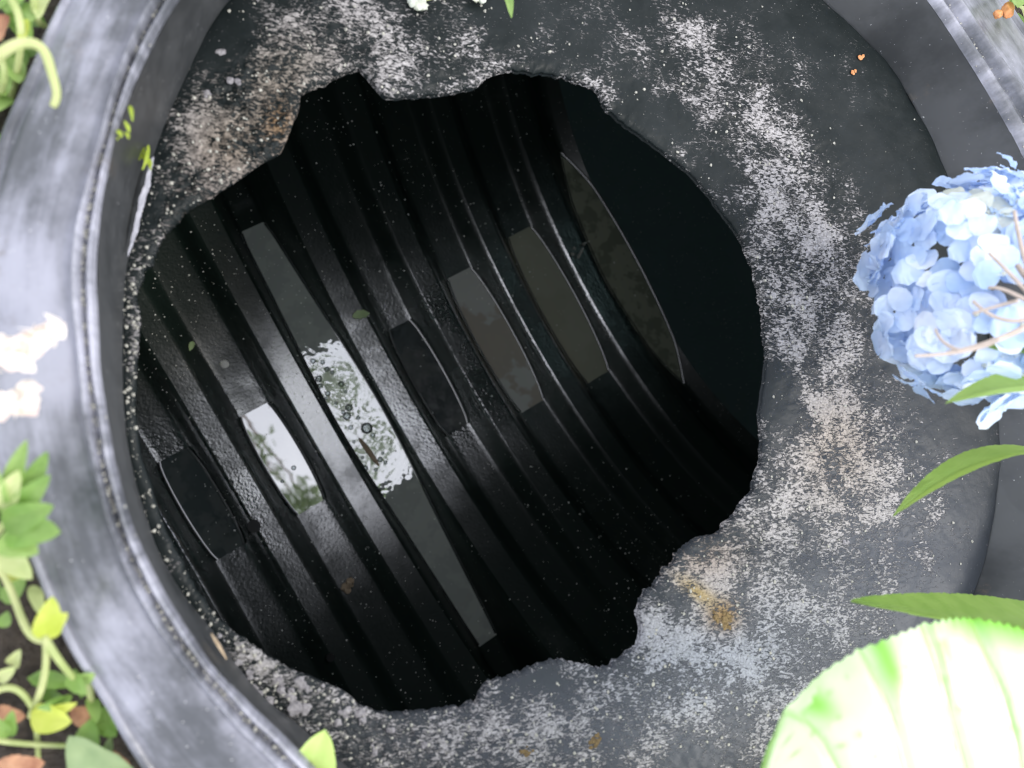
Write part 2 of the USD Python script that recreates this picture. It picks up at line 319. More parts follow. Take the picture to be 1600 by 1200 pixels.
# --- shelf with the rough-cut hole
NR = 130
s = np.linspace(0, 1, NR) ** 1.15
rr = rh[None] + (rw - rh)[None] * s[:, None]
P = np.concatenate([CEN + CS[None] * rr[..., None], np.zeros((NR, NT, 1))], -1)
ppx = pix(np.concatenate([P[..., :2], np.full((NR, NT, 1), Z_SHELF)], -1))
X, Y = ppx[..., 0], ppx[..., 1]
def blob(cx, cy, rx, ry, rot=0.0):
    c, s_ = math.cos(math.radians(rot)), math.sin(math.radians(rot))
    u, v = (X - cx) * c + (Y - cy) * s_, -(X - cx) * s_ + (Y - cy) * c
    return np.exp(-((u / rx) ** 2 + (v / ry) ** 2))
dep = 0.13 * np.exp(-(((X - 1290) / 150) ** 2 + ((Y - 560) / 330) ** 2)) + 0.16 * np.exp(-(((X - 1170) / 210) ** 2 + ((Y - 1010) / 130) ** 2)) + 0.12 * np.exp(-(((X - 800) / 330) ** 2 + ((Y - 1140) / 90) ** 2))
for cx, cy, rx, ry, rot, w in [(370, 215, 95, 60, -40, .62), (430, 140, 90, 60, -20, .40), (300, 330, 60, 30, -55, .42), (640, 85, 130, 55, 0, .48), (520, 60, 80, 50, 0, .30), (760, 100, 70, 30, 0, .25),
                               (1110, 110, 110, 70, 40, .36), (1190, 230, 110, 60, 50, .42), (1270, 390, 75, 120, -20, .48), (1300, 560, 75, 120, 0, .52), (1320, 690, 90, 90, 0, .55), (1255, 790, 110, 70, -40, .50),
                               (1130, 880, 100, 60, -40, .46), (1050, 960, 60, 60, 0, .36), (1180, 970, 170, 90, -20, .36), (1060, 1090, 190, 90, 0, .38), (880, 1090, 110, 50, 0, .28), (700, 1150, 150, 60, 0, .30), (560, 1120, 70, 45, 20, .36),
                               (440, 1065, 90, 26, 42, .50), (215, 560, 26, 110, 0, .28), (1370, 800, 80, 60, 0, .30), (1010, 1000, 20, 50, 0, .35), (930, 150, 40, 26, 30, .35)]:
    dep = dep + 0.62 * w * blob(cx, cy, rx * 1.35, ry * 1.35, rot) * (1 - 1.6 * dep)
for cx, cy, rx, ry, rot, w in [(1222, 640, 30, 90, 0, .30), (850, 1065, 60, 22, -8, .22), (1130, 270, 28, 20, 45, .2), (1420, 520, 90, 160, 0, .25), (1400, 250, 90, 120, -30, .22), (800, 40, 60, 40, 0, .1), (1050, 190, 40, 26, 40, .15), (350, 70, 60, 60, 0, .12)]:
    dep = dep - w * blob(cx, cy, rx, ry, rot)
tint = np.ones(X.shape + (3,)) * np.array([0.31, 0.30, 0.30])
def tinted(c, *b):
    global tint
    w = np.clip(blob(*b), 0, 1)[..., None]; tint = tint * (1 - w) + np.array(c) * w
tinted((0.18, 0.15, 0.12), 370, 220, 110, 80, -40); tinted((0.20, 0.18, 0.155), 430, 120, 120, 70, -20); tinted((0.20, 0.17, 0.15), 300, 330, 60, 50, 0); tinted((0.17, 0.11, 0.06), 435, 190, 26, 40, 10)
tinted((0.31, 0.275, 0.245), 1310, 700, 70, 90, 0); tinted((0.25, 0.21, 0.18), 1100, 870, 70, 50, 0)
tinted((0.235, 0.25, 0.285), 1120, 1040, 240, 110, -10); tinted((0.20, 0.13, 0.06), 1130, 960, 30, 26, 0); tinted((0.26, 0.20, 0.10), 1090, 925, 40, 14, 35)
dep = dep + 0.25 * np.maximum(blob(1132, 962, 22, 20), blob(1085, 920, 36, 10, 35))
dep = np.where(dep > .16, .18 + (dep - .18) * .45, dep) + .01
haze = np.clip(0.62 * blob(1180, 1040, 330, 200, -15) + 0.42 * blob(860, 1150, 340, 100) + 0.45 * blob(1420, 900, 190, 240) + 0.2 * blob(1330, 620, 150, 200), 0, 0.75) * 0.72  # where the sky sheen is painted on the shelf
q = P[..., :2] * 1.0
nz = meshkit.fbm(np.concatenate([P[..., :2] * 160, 0 * P[..., :1]], -1), 4, 3) - 0.5
nl_ = meshkit.fbm(np.concatenate([P[..., :2] * 22, 0 * P[..., :1]], -1), 3, 8) - 0.5
edge = rr - rh[None]
lift = 0.0055 * nl_ + (0.012 + 0.022 * blob(390, 210, 130, 90, -40)) * np.clip(dep, 0, 0.5) * nz
lift -= 0.0035 * np.exp(-edge / 0.0025)                                   # the cut edge is worn round
lift -= 0.0048 * np.exp(-(rw[None] - rr) / 0.012)                  # moulded fillet at the foot of the neck
P[..., 2] = Z_SHELF + lift
top = P
lipn = 8
lip = [ring(rh + 0.0015 * math.sin(k / lipn * 3.1), P[0, :, 2] - 0.005 * k / lipn) for k in range(lipn, 0, -1)]
under = [ring(rw, Z_SHELF - 0.014), ring(rh + 0.02, Z_SHELF - 0.022), ring(rh + 0.003, P[0, :, 2] - 0.0065)]
allp = np.concatenate([np.array(under), np.array(lip), top], 0)
k0 = len(under) + len(lip)
ext = lambda a: np.concatenate([np.repeat(a[:1], k0, 0), a], 0).reshape((-1,) + a.shape[2:])
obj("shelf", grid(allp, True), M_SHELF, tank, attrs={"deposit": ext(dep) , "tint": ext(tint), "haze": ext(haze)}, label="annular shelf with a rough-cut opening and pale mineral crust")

def loft(name, rows, material, alongs=260.0, label=None):
    rows = np.array(rows)
    al = np.broadcast_to((TH * 0.33)[None], rows.shape[:2])
    ac = np.concatenate([[np.zeros(NT)], np.cumsum(np.linalg.norm(np.diff(rows, axis=0), axis=2), 0)], 0)
    return obj(name, grid(rows, True), material, tank, attrs={"along": al.ravel() * alongs[0], "across": ac.ravel() * alongs[1]}, **({"label": label} if label else {}))

def wob(seed, fr, am): return am * (meshkit.fbm(np.stack([np.cos(TH) * fr, np.sin(TH) * fr, 0 * TH], 1), 3, seed) - 0.5)

# --- neck wall: from the foot up to the rim
rows = [ring(rw + 0.003, Z_SHELF - 0.004), ring(rw + 0.0005, Z_SHELF - 0.0045)]
for k in range(26):
    t = k / 25
    rows.append(ring(rw - 0.0008 + (ri - rw + 0.0008) * (t ** 1.1) + wob(20, 7, 0.002) * (1 - t), Z_SHELF - 0.005 + (zi - 0.004 - Z_SHELF + 0.005) * t))
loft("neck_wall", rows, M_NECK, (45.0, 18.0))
# --- rim: inner bead, groove full of grit, outer ridge
rows = []
for t, dz in [(0, -.004), (.06, -.001), (.16, .002), (.28, .0026), (.38, .001), (.46, -.003), (.56, -.004), (.64, -.002), (.72, .003), (.82, .0056), (.92, .005), (1.0, .001), (1.03, -.003)]:
    rows.append(ring(ri + (ro_ - ri) * t + wob(40 + int(t * 4), 9, 0.0016), zi + (zo - zi) * t + dz + wob(60 + int(t * 5), 14, 0.0016)))
loft("rim", rows, M_RIM, (120.0, 30.0))
# --- flange: sloping collar, with a turned-down outer lip
rows = []
for t, dz in [(0.0, -.002), (.04, -.001), (.12, 0), (.25, .001), (.4, .0015), (.55, .001), (.7, .0), (.82, -.001), (.87, -.003), (.90, -.001), (.95, .0005), (.985, -.0015), (1.0, -.006), (1.003, -.02), (1.0, -.06), (0.98, -.10)]:
    rows.append(ring(ro_ + (rf - ro_) * t + wob(80, 5, 0.002), zo + (zf - zo) * t + dz + wob(90 + int(t * 6), 10, 0.002)))
loft("flange", rows, M_FLANGE, (14.0, 95.0), "broad grey weathered collar sloping away from the rim")

# --- ribbed body of the tank
ZF = CAM_Z - 1.26
A0, A1 = at(310, 790, ZF), at(975, 420, ZF)
ax = (A1 - A0)[:2]; ax /= np.linalg.norm(ax); vx = np.array([ax[1], -ax[0]])      # along the tank; across it (towards the lower right)
def uv(px, py, z=ZF):
    p = at(px, py, z)[..., :2] - A0[:2]
    return p @ ax, p @ vx
# left and right edge of every channel on the centre line of the floor
left_u = np.array([uv(*p)[0] for p in [(287, 802), (413, 737), (533, 660), (640, 592), (745, 540), (846, 495), (950, 458)]])
kk = np.arange(7)
PITCH, U0 = np.polyfit(kk, left_u, 1)
CH_W = 0.046
def ch_w(k): return {2: .034, 3: .040, 0: .044, 1: .046, 4: .045, 5: .046, 6: .052}.get(k, .046)
def ch_l(k): return U0 + k * PITCH + 0.007 + (0.046 - min(ch_w(k), .046)) / 2
HALF_A, HALF_B = 0.54, 0.385
RIB_H = 0.034
U_END = U0 + 6 * PITCH + 0.24
U_START = U0 - 2.2 * PITCH
print("pitch", PITCH, "u0", U0, left_u)
half_len = {0: .085, 1: .088, 2: .42, 3: .10, 4: .13, 5: .145, 6: .25}
def smoothstep(t): t = np.clip(t, 0, 1); return t * t * (3 - 2 * t)
def sec(v):
    """Height of the rib crests above the lowest line, from the tank's oval section."""
    return HALF_B * (1 - np.sqrt(np.clip(1 - (v / HALF_A) ** 2, 0, 1)))
VS = HALF_A * np.sin(np.linspace(-1, 1, 221) * np.pi / 2 * 0.995)
def chan_floor(k, v):
    Rk = {2: 3.2, 6: 0.95}.get(k, 0.62)
    low = v ** 2 / (2 * Rk)
    return np.minimum(low, sec(v)) + .03 * smoothstep((-v - .315) / .06) if k == 2 else low * np.exp(-(v / .3) ** 4) + sec(v) * (1 - np.exp(-(v / .3) ** 4))
roof_z = Z_SHELF - 0.012
def point(u, v, z): return np.concatenate([A0[:2] + ax * np.asarray(u)[..., None] + vx * np.asarray(v)[..., None], np.asarray(z)[..., None]], -1)
def wetness(n):
    """Damp low down the middle of the floor, dull and dry towards the sides."""
    w = np.concatenate([np.zeros(7), np.exp(-(np.maximum(np.abs(VS) - .04, 0) / .13) ** 2), np.zeros(7)])
    return np.tile(w, n)
def strip(us, zs):
    """us: positions along the tank (n), zs: floor heights (n, len(VS)) above ZF"""
    U, V = np.meshgrid(us, VS, indexing="ij")
    side = np.linspace(0, 1, 8)[1:]
    P = point(U, V, ZF + zs)
    lo, hi = P[:, :1], P[:, -1:]
    def wall(e):
        w = np.repeat(e, 7, 1); w[..., 2] = e[..., 2] + (roof_z - e[..., 2]) * side; return w
    return np.concatenate([wall(lo)[:, ::-1], P, wall(hi)], 1)
def skew(v): return 0.0                                              # ribs stand square to the tank
edges = []
sl = 0.030                                                           # width of a rib's sloping flank
for k in range(-2, 8):
    l = ch_l(k); r_ = l + ch_w(k)
    edges.append((k, l, r_))
prev = U_START - 0.1
def height(u, V):
    """Floor height over ZF at u (scalar) for the section VS: crest or channel with rounded shoulders."""
    crest = sec(V) + RIB_H
    w, k = 0.0, 0
    for kq, l, r_ in edges:
        wq = smoothstep((u - (l - sl)) / sl) * smoothstep(((r_ + sl) - u) / sl)
        if wq > w: w, k = wq, kq
    vee = 0.75 * abs(u - (ch_l(6) + ch_w(6) / 2)) if k == 6 else 0.0
    return crest * (1 - w) + (chan_floor(k, V) + vee) * w
end_u = ch_l(6) + ch_w(6)
for kq, l, r_ in edges:
    if l > end_u + 0.01: break
    us = np.linspace(prev, l - sl, 9)
    if us[-1] - us[0] > 0.002:
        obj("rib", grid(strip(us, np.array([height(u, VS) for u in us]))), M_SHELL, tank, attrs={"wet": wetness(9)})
    last = kq == 6
    us = np.concatenate([np.linspace(l - sl, l, 9), np.linspace(l, r_, 7)[1:], [] if last else np.linspace(r_, r_ + sl, 9)[1:]])
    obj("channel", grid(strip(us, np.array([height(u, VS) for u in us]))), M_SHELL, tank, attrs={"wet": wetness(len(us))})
    prev = us[-1]
    if last: break
# the domed end wall beyond the last channel, and the flat one out of sight at the other end
def end_cap(u0, sgn, base):
    rows = []
    full = strip(np.array([u0]), base[None])[0]
    mid = point(np.array(u0), np.array(0.0), np.array(ZF + 0.45))
    for t in np.linspace(0, 1, 26):
        p = mid + (full - mid) * (1 - t)
        p[:, :2] += ax * sgn * 0.12 * (1 - (1 - t) ** 2.5)
        rows.append(p)
    return grid(np.array(rows))
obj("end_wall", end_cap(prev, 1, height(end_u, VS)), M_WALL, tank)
us0 = U_START - 0.1
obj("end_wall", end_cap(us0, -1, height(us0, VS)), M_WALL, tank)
# roof: plate round the neck that shuts out the light
import shapely
hole_poly = shapely.Polygon(ring(rw - 0.004, 0)[::6, :2])
c4 = [point(np.array(u), np.array(v), np.array(0.0))[:2] for u, v in [(us0 - .25, -HALF_A - .02), (prev + .25, -HALF_A - .02), (prev + .25, HALF_A + .02), (us0 - .25, HALF_A + .02)]]
roof_poly = shapely.union_all([shapely.Polygon(c4), shapely.Polygon(ring(rw + 0.02, 0)[::6, :2])]).difference(hole_poly)
rf_m = trimesh.creation.extrude_polygon(roof_poly, 0.006, engine="earcut"); rf_m.apply_translation([0, 0, roof_z - 0.004])
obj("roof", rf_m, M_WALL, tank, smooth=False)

# --- pools standing in the channels
def pool(k, label, material, level, lim):
    l = ch_l(k) - 0.026; r_ = ch_l(k) + ch_w(k) + 0.026
    if k == 6: r_ = end_u + 0.12
    us = np.linspace(l, r_, 10); vs = np.linspace(-lim, lim, 40)
    U, V = np.meshgrid(us, vs, indexing="ij")
    o = obj("water_pool", grid(point(U, V, np.full(U.shape, ZF + level))[:, ::-1]), material, None, label=label, category="puddle", group="pools of water on the tank floor")
    # the film of water that climbs a little up each shore
    vf = np.linspace(-lim, lim, 161); uf = np.linspace(l, r_, 161)
    H = np.array([np.interp(vf, VS, height(min(u, end_u), VS)) + max(0, u - end_u) * 1.5 for u in uf]); dry = H > level; mid = int(np.argmin(H[:, 80]))
    shores = {-1: [], 1: []}
    for j in range(161):
        if dry[mid, j]: continue
        a = mid
        while a > 0 and not dry[a, j]: a -= 1
        b = mid
        while b < 160 and not dry[b, j]: b += 1
        for sg, i, ii in ((-1, a, a + 1), (1, b, b - 1)):
            if 0 < i < 160:
                t = (level - H[ii, j]) / (H[i, j] - H[ii, j]); shores[sg].append((uf[ii] + (uf[i] - uf[ii]) * t, vf[j]))
    for sg, sh in shores.items():
        if len(sh) < 6: continue
        sh = np.array(sh); sh[:, 0] = gaussian_filter1d(sh[:, 0], 1.2); rr = 0.0036; rows = []
        for a in np.linspace(0, 1, 8):
            an = a * math.pi / 2 * 0.9
            rows.append(point(sh[:, 0] + sg * rr * (-1.0 + math.sin(an) * 1.12), sh[:, 1], np.full(len(sh), ZF + level + 0.0003 + rr * (1 - math.cos(an)))))
        rows = np.array(rows); obj("meniscus", grid(rows if sg < 0 else rows[:, ::-1]), M_FILM, o)
    return o
M_FILM = mat("water_film", {"p": ("principled_bsdf", {"base_color": (0.03, 0.035, 0.033), "roughness": 0.06, "ior": 2.2})}, [])
W1 = water("pool_dark_water", (0.05, 0.06, 0.06), (0.10, 0.11, 0.105), 22.0, ior=3.9)
W3 = water("pool_grey_silt", (0.40, 0.44, 0.40), (0.46, 0.50, 0.45), 30.0, ior=3.6, wave=0.15, wscale=70.0)
W5 = water("pool_brown_silt", (0.36, 0.33, 0.27), (0.46, 0.47, 0.43), 9.0, 0.50, 0.54)
W6 = water("pool_olive_silt", (0.25, 0.25, 0.18), (0.27, 0.27, 0.20), 12.0, ior=1.5)
W7 = water("pool_olive_dark", (0.15, 0.165, 0.12), (0.24, 0.255, 0.19), 40.0, ior=1.5)
lev = lambda L, Rk=0.62: L * L / (2 * Rk)
pools = [
 pool(0, "small dark puddle nearest the left edge of the opening", W1, lev(.085), .2),
 pool(1, "bright puddle mirroring white sky, left of the long strip", W1, lev(.088), .2),
 pool(2, "longest puddle, a straight grey strip with bubbles at its middle", W3, lev(.42, 3.2), .47),
 pool(3, "faint dark puddle between the long strip and the brown one", W1, lev(.10), .2),
 pool(4, "brown puddle with two pale grey patches of silt", W5, lev(.13), .25),
 pool(5, "plain olive puddle second from the right end", W6, lev(.145), .25),
 pool(6, "wide speckled olive puddle against the far right end wall", W7, lev(.25, .95), .4)]
LEVEL = {0: lev(.085), 1: lev(.088), 2: lev(.42, 3.2), 3: lev(.10), 4: lev(.13), 5: lev(.145), 6: lev(.25, .95)}
# ---------------------------------------------------------------- ground
ground_in = shapely.Polygon(ring(rf - 0.012, 0)[::8, :2])
M_SOIL = simple("soil", (0.018, 0.014, 0.011), (0.075, 0.06, 0.048), 0.9, 70.0, 1.0, 260.0, dist=0.006)
rows = []
for t, r_ in enumerate([0, .01, .02, .035, .05, .07, .09, .12, .15, .19, .24, .3, .4, .6, 1, 2, 5, 12, 40]):
    p = ring(rf - 0.012 + r_, 0)[::6]
    zz = zf[::6] * max(0, 1 - r_ * 3) - 0.045 + 0.035 * (meshkit.fbm(np.concatenate([p[:, :2] * 30, np.zeros((len(p), 1))], 1), 4, 2) - 0.5) * (1 if r_ < .5 else .3)
    p[:, 2] = zz; rows.append(p)
obj("ground", grid(np.array(rows), True), M_SOIL, None, kind="structure")
# ---------------------------------------------------------------- things on the tank floor
def floor_at(px, py, extra=0.0):
    z = ZF + 0.03
    for _ in range(14):
        u, v = uv(px, py, z)
        h = float(np.interp(v, VS, height(float(u), VS)))
        k = int(round((float(u) - U0 - .03) / PITCH))
        if k in LEVEL and ch_l(k) - .008 < u < ch_l(k) + ch_w(k) + .008: h = max(h, LEVEL[k])
        z = 0.5 * z + 0.5 * (ZF + h)
    return at(px, py, z) + np.array([0, 0, extra])
def wpp(p): return np.linalg.norm(np.asarray(p) - EYE) / F * 0.97          # metres per photo pixel there
M_FRAG = leafy("green_fragment", (0.50, 0.68, 0.32), (0.62, 0.78, 0.42), 0.5, 0.25)
M_PALE = simple("pale_crumb", (0.26, 0.26, 0.23), (0.42, 0.41, 0.36), 0.8, 300)
M_TAN = simple("tan_crumb", (0.30, 0.22, 0.14), (0.45, 0.36, 0.25), 0.8, 300)
M_BLACK = simple("black_rubber", (0.006, 0.007, 0.007), (0.010, 0.011, 0.011), 0.5)
M_FSPECK0 = simple("pale_scale", (0.6, 0.6, 0.56), (0.8, 0.8, 0.74), 0.6, 300)
p = floor_at(550, 496, .004)
obj("leaf_fragment", leaf_mesh(p, floor_at(577, 490, .004), [0.1, 0.2, 1], 14 * wpp(p), .1, .2, .3, 3, .6, nl=10, nw=5), M_FRAG, label="torn bright green leaf scrap on the dark tank floor", category="leaf")
p = floor_at(302, 534, .004)
obj("leaf_fragment", leaf_mesh(p, floor_at(297, 549, .004), [0.1, 0.2, 1], 8 * wpp(p), .1, .2, .2, 3, .6, nl=8, nw=5), M_FRAG, label="tiny green leaf scrap on the floor above the pale round spot", category="leaf")
p = floor_at(351, 569, .002)
obj("round_scale", lump(p, 6.5 * wpp(p), 3, .3, .15), M_FSPECK0, label="pale grey round speck stuck to the tank floor at left", category="speck")
p = floor_at(540, 918, .003)
obj("tan_crumb", cat([lump(p + [0, 0, 0], 7 * wpp(p), 4, .6, .9), lump(p + [.006, .008, .002], 6 * wpp(p), 9, .6, .9)]), M_TAN, label="tan crumb of dirt on the floor left of the long puddle", category="crumb")
p = floor_at(1088, 397, .002)
obj("white_crumb", lump(p, 4.5 * wpp(p), 6, .6, .8), M_PALE, label="single white crumb on the dark end wall at right", category="crumb")
p = floor_at(903, 402, .006)
obj("twig_bit", cat([tube([floor_at(901, 404, .006), floor_at(903, 398, .012), floor_at(906, 391, .014)], .0022, .0016), lump(floor_at(896, 389, .005), .0025, 3), lump(floor_at(893, 398, .005), .003, 5), lump(floor_at(910, 383, .006), .0028, 8)]), M_PALE,
    label="broken pale twig and crumbs between the two right-hand puddles", category="twig")
for q in ((397, 822), (516, 1027)):
    p = floor_at(*q, .0015)
    c = trimesh.creation.cylinder(9.5 * wpp(p) if q[0] < 400 else 6 * wpp(p), .005, sections=28); c.apply_translation(p)
    obj("drain_plug", c, M_BLACK, tank, smooth=30)  # black disc standing in for a dark round hole in the floor
p2 = uv(575, 705, ZF + LEVEL[2])
e = trimesh.creation.icosphere(3, 1.0); v = np.array(e.vertices) * [.0042, .028, .004]; v[:, 2] += .0006 * np.sin(v[:, 0] * 2500)
sa = at(565, 690, ZF + LEVEL[2]); sb = at(588, 722, ZF + LEVEL[2]); an = math.atan2(*(sb - sa)[:2][::-1]) - math.pi / 2
ro = np.array([[math.cos(an), -math.sin(an), 0], [math.sin(an), math.cos(an), 0], [0, 0, 1]])
obj("seed_husk", trimesh.Trimesh(v @ ro.T + (sa + sb) / 2 + [0, 0, .001], e.faces, process=False), M_TAN, label="brown elongated husk floating in the mirror-bright stretch of the long puddle", category="husk")
M_BUB = mat("bubble_film", {"f": ("fresnel", {"IOR": 1.5}), "t": ("transparent_bsdf", {"color": (0.85, 0.87, 0.87)}), "g": ("glossy_bsdf", {"roughness": 0.03, "color": (0.9, 0.9, 0.9)}), "m": ("mix_closure", {})},
            [("f.fac", "m.fac"), ("t.BSDF", "m.closure1"), ("g.BSDF", "m.closure2")], surface="m.closure")
def bubble(px, py, rp, parent, lvl):
    p = at(px, py, ZF + lvl); r = rp * wpp(p)
    s_ = trimesh.creation.icosphere(2, r); v = np.array(s_.vertices)
    lo = v[:, 2] < 0; v[lo, 2] = 0; v[lo, :2] *= 1.12
    obj("bubble", trimesh.Trimesh(v + p + [0, 0, .0006], s_.faces, process=False), M_BUB, parent)
for bx, by, br in [(489, 564, 4), (504, 566, 3.5), (511, 577, 4), (498, 592, 5), (500, 603, 4), (533, 600, 4.5), (519, 582, 3), (512, 615, 4), (545, 637, 5.5), (536, 644, 3), (542, 650, 6), (548, 668, 3.5), (573, 669, 8.5), (560, 653, 3), (583, 680, 3.5),
                   (570, 732, 5), (594, 718, 4), (602, 723, 3), (587, 734, 3), (603, 755, 3.2), (592, 768, 3.6), (510, 622, 2.5), (525, 630, 2.5), (553, 690, 2.5), (598, 708, 2.6), (540, 612, 2.6), (566, 715, 2.8)]:
    bubble(bx, by, br, pools[2], LEVEL[2])
bubble(459, 731, 3.5, pools[1], LEVEL[1]); bubble(441, 752, 2.6, pools[1], LEVEL[1])

# grit lying on shelf, rim and floor: far too many grains to count
def grains(n, fn, r0, r1, seed):
    ms = []
    rr_ = random.Random(seed)
    for i in range(n):
        q = fn(rr_)
        if q is None: continue
        r = r0 + (r1 - r0) * rr_.random() ** 3
        s_ = trimesh.creation.icosphere(0, r); v = np.array(s_.vertices) * (0.6 + 0.8 * R.random((12, 3))) * [1, 1, .7]
        ms.append(trimesh.Trimesh(v + q, s_.faces, process=False))
    return cat(ms)
def on_shelf(rr_):
    j = rr_.randrange(NT); i = rr_.randrange(3, NR - 4)
    if rr_.random() > 0.07 + 1.4 * max(dep[i, j], 0): return None
    return P_top[i, j] + [0, 0, .0004]
P_top = top
obj("grit", grains(5500, on_shelf, .0003, .0014, 5), M_PALE, None, smooth=False, kind="stuff", label="pale grit and mineral crumbs scattered over the black shelf", category="grit")
def on_rim(rr_):
    j = rr_.randrange(NT); t = rr_.uniform(.40, .66) if rr_.random() < .8 else rr_.uniform(0, 1)
    r = ri[j] + (ro_[j] - ri[j]) * t
    return np.array([CEN[0] + CS[j, 0] * r, CEN[1] + CS[j, 1] * r, zi[j] + (zo[j] - zi[j]) * t - .001])
obj("rim_dirt", grains(2600, on_rim, .0002, .0010, 6), M_PALE, None, smooth=False, kind="stuff", label="pale dirt packed in the groove of the rim", category="grit")
M_FSPECK = simple("wet_pale_speck", (0.65, 0.66, 0.60), (0.85, 0.85, 0.80), 0.3, 300, ior=1.8)  # pale specks, whitened in colour to stand for glints as well
def on_floor(rr_):
    x, y = rr_.uniform(215, 1195), rr_.uniform(120, 1100)
    if rr_.random() > .12 + 1.5 * max(0, float(meshkit.fbm(np.array([x / 90, y / 90, 1.0]), 3, 4)) - .42) * 3: return None
    return floor_at(x, y, .0006)
obj("floor_specks", grains(4200, on_floor, .0004, .0014, 9), M_FSPECK, None, smooth=False, kind="stuff", label="pale specks and painted glints strewn over the tank floor", category="grit")
M_LUMP = simple("pale_lump", (0.12, 0.115, 0.125), (0.30, 0.29, 0.30), 0.85, 260, .6, 900)
def shelf_z(px, py):
    p = at(px, py, Z_SHELF); d = p[:2] - CEN; a = math.atan2(d[1], d[0]) % (2 * math.pi); j = int(round(a / (2 * math.pi) * NT)) % NT
    i = int(np.argmin(np.abs(np.hypot(top[:, j, 0] - CEN[0], top[:, j, 1] - CEN[1]) - np.hypot(*d))))
    return at(px, py, top[i, j, 2])
ms = []
for i, (x, y, r) in enumerate([(404, 1080, 9), (420, 1098, 11), (438, 1070, 8), (392, 1048, 9), (375, 1035, 6), (455, 1085, 10), (470, 1098, 13), (500, 1080, 6), (532, 1123, 12), (560, 1122, 8), (468, 1062, 9), (484, 1075, 7), (430, 1120, 6), (452, 1110, 7), (345, 1000, 6), (1322, 845, 5), (370, 125, 8), (341, 82, 6), (325, 150, 5), (583, 1172, 7), (610, 1140, 5), (664, 1165, 6)]):
    p = shelf_z(x, y); ms += [lump(p + R.normal(0, .5, 3) * [r * wpp(p), r * wpp(p), 0], r * wpp(p) * R.uniform(.35, .75), i * 3 + q_, .35, .9) for q_ in range(3)]
obj("lichen_lump", cat(ms), M_LUMP, None, kind="stuff", label="whitish crusty lumps on the shelf by the lower left edge of the opening", category="crust")
M_RUST = simple("orange_petal", (0.42, 0.16, 0.05), (0.6, 0.28, 0.12), 0.6, 200)
for i, (x, y, r, lab) in enumerate([(1343, 91, 3.5, "upper of two small orange petal bits on the shelf"), (1331, 114, 3, "lower of two small orange petal bits on the shelf")]):
    p = shelf_z(x, y) + [0, 0, .001]; obj("orange_petal", cat([lump(p, r * wpp(p), i + 3, .4, .8), lump(p + [.003, .002, 0], r * .7 * wpp(p), i + 8, .4, .8)]), M_RUST, label=lab, category="petal")
p = at(1567, 20, -.03); q = at(1553, 26, -.03)
obj("orange_petal", cat([lump(p + [0, 0, .005], [8 * wpp(p), 12 * wpp(p), .004], 2, 1, .5), lump(q + [0, 0, .004], [6 * wpp(p), 5 * wpp(p), .003], 3, 1, .5)]), M_RUST, label="bright orange petal on the collar at top right", category="petal")
M_BROWN = simple("rust_brown_lichen", (0.08, 0.055, 0.025), (0.20, 0.14, 0.06), 0.85, 300, .6, 700)
for i, (x, y, r, lab) in enumerate([(1131, 966, 13, "brown lichen patch on the shelf below the right lower tab"), (822, 1177, 8, "rusty brown spot near the middle of the bottom edge"), (928, 1160, 9, "rusty brown spot on the shelf right of the bottom middle")]):
    p = shelf_z(x, y); obj("lichen_patch", cat([lump(shelf_z(x + R.normal(0, r * .5), y + R.normal(0, r * .55)), r * R.uniform(.15, .42) * wpp(p), i * 20 + q_, .4, .9) for q_ in range(16)]), M_BROWN, label=lab, category="lichen")
M_MOSS = leafy("moss_green", (0.22, 0.32, 0.03), (0.42, 0.5, 0.06), 0.6, .3)
for i, (x, y, dx, dy, r, lab, z) in enumerate([(187, 205, -1, 14, 14, "yellow green moss tuft on the rim at upper left", .02), (203, 165, 4, 24, 8, "thin green blade in the groove above the moss tuft", .015), (226, 235, -4, 26, 12, "pale green bit at the foot of the neck wall", -.05),
                                             (318, 1010, 30, 55, 13, "green leaf lying inside the lower left neck wall", -.035), (330, 990, 24, 40, 7, "yellow straw inside the lower left neck wall", -.03), (135, 350, 6, 26, 16, "pale mint lichen in the rim groove at left", .018)]):
    a, b = at(x, y, z), at(x + dx, y + dy, z + .004)
    obj("moss_bit", leaf_mesh(a, b, [0.2, 0.1, 1], r * .7 * wpp(a), .12, .2, .2, 5, .6, nl=10, nw=5) if i in (1, 3, 4) else cat([leaf_mesh(a + R.normal(0, .0025, 3) * [1, 1, .2], a + (b - a) * R.uniform(.4, .9) + R.normal(0, .004, 3) * [1, 1, .5], [R.normal(0, .5), R.normal(0, .5), 1], r * .45 * wpp(a), .12, .2, .2, 5, .6, nl=8, nw=5) for _ in range(5)]), M_MOSS if i not in (4, 5) else (M_TAN if i == 4 else M_PALE), label=lab, category="moss" if i in (0, 5) else "leaf")

sm = []
for (x0, y0, x1, y1, w) in [(236, 262, 212, 345, 15), (222, 300, 206, 385, 13), (214, 340, 200, 400, 9), (240, 245, 226, 285, 9)]:
    a, b = at(x0, y0, -.062), at(x1, y1, -.066); sm.append(leaf_mesh(a, b, [.95, 0.05, .35], w * wpp(a), .02, 0, .3, 7, .5, ripple=.05, nl=18, nw=7))
obj("lime_smear", cat(sm), simple("lime_white", (0.22, 0.225, 0.26), (0.45, 0.45, 0.50), .7, 160, .5, 500), label="white limescale smear at the foot of the left neck wall", category="limescale")
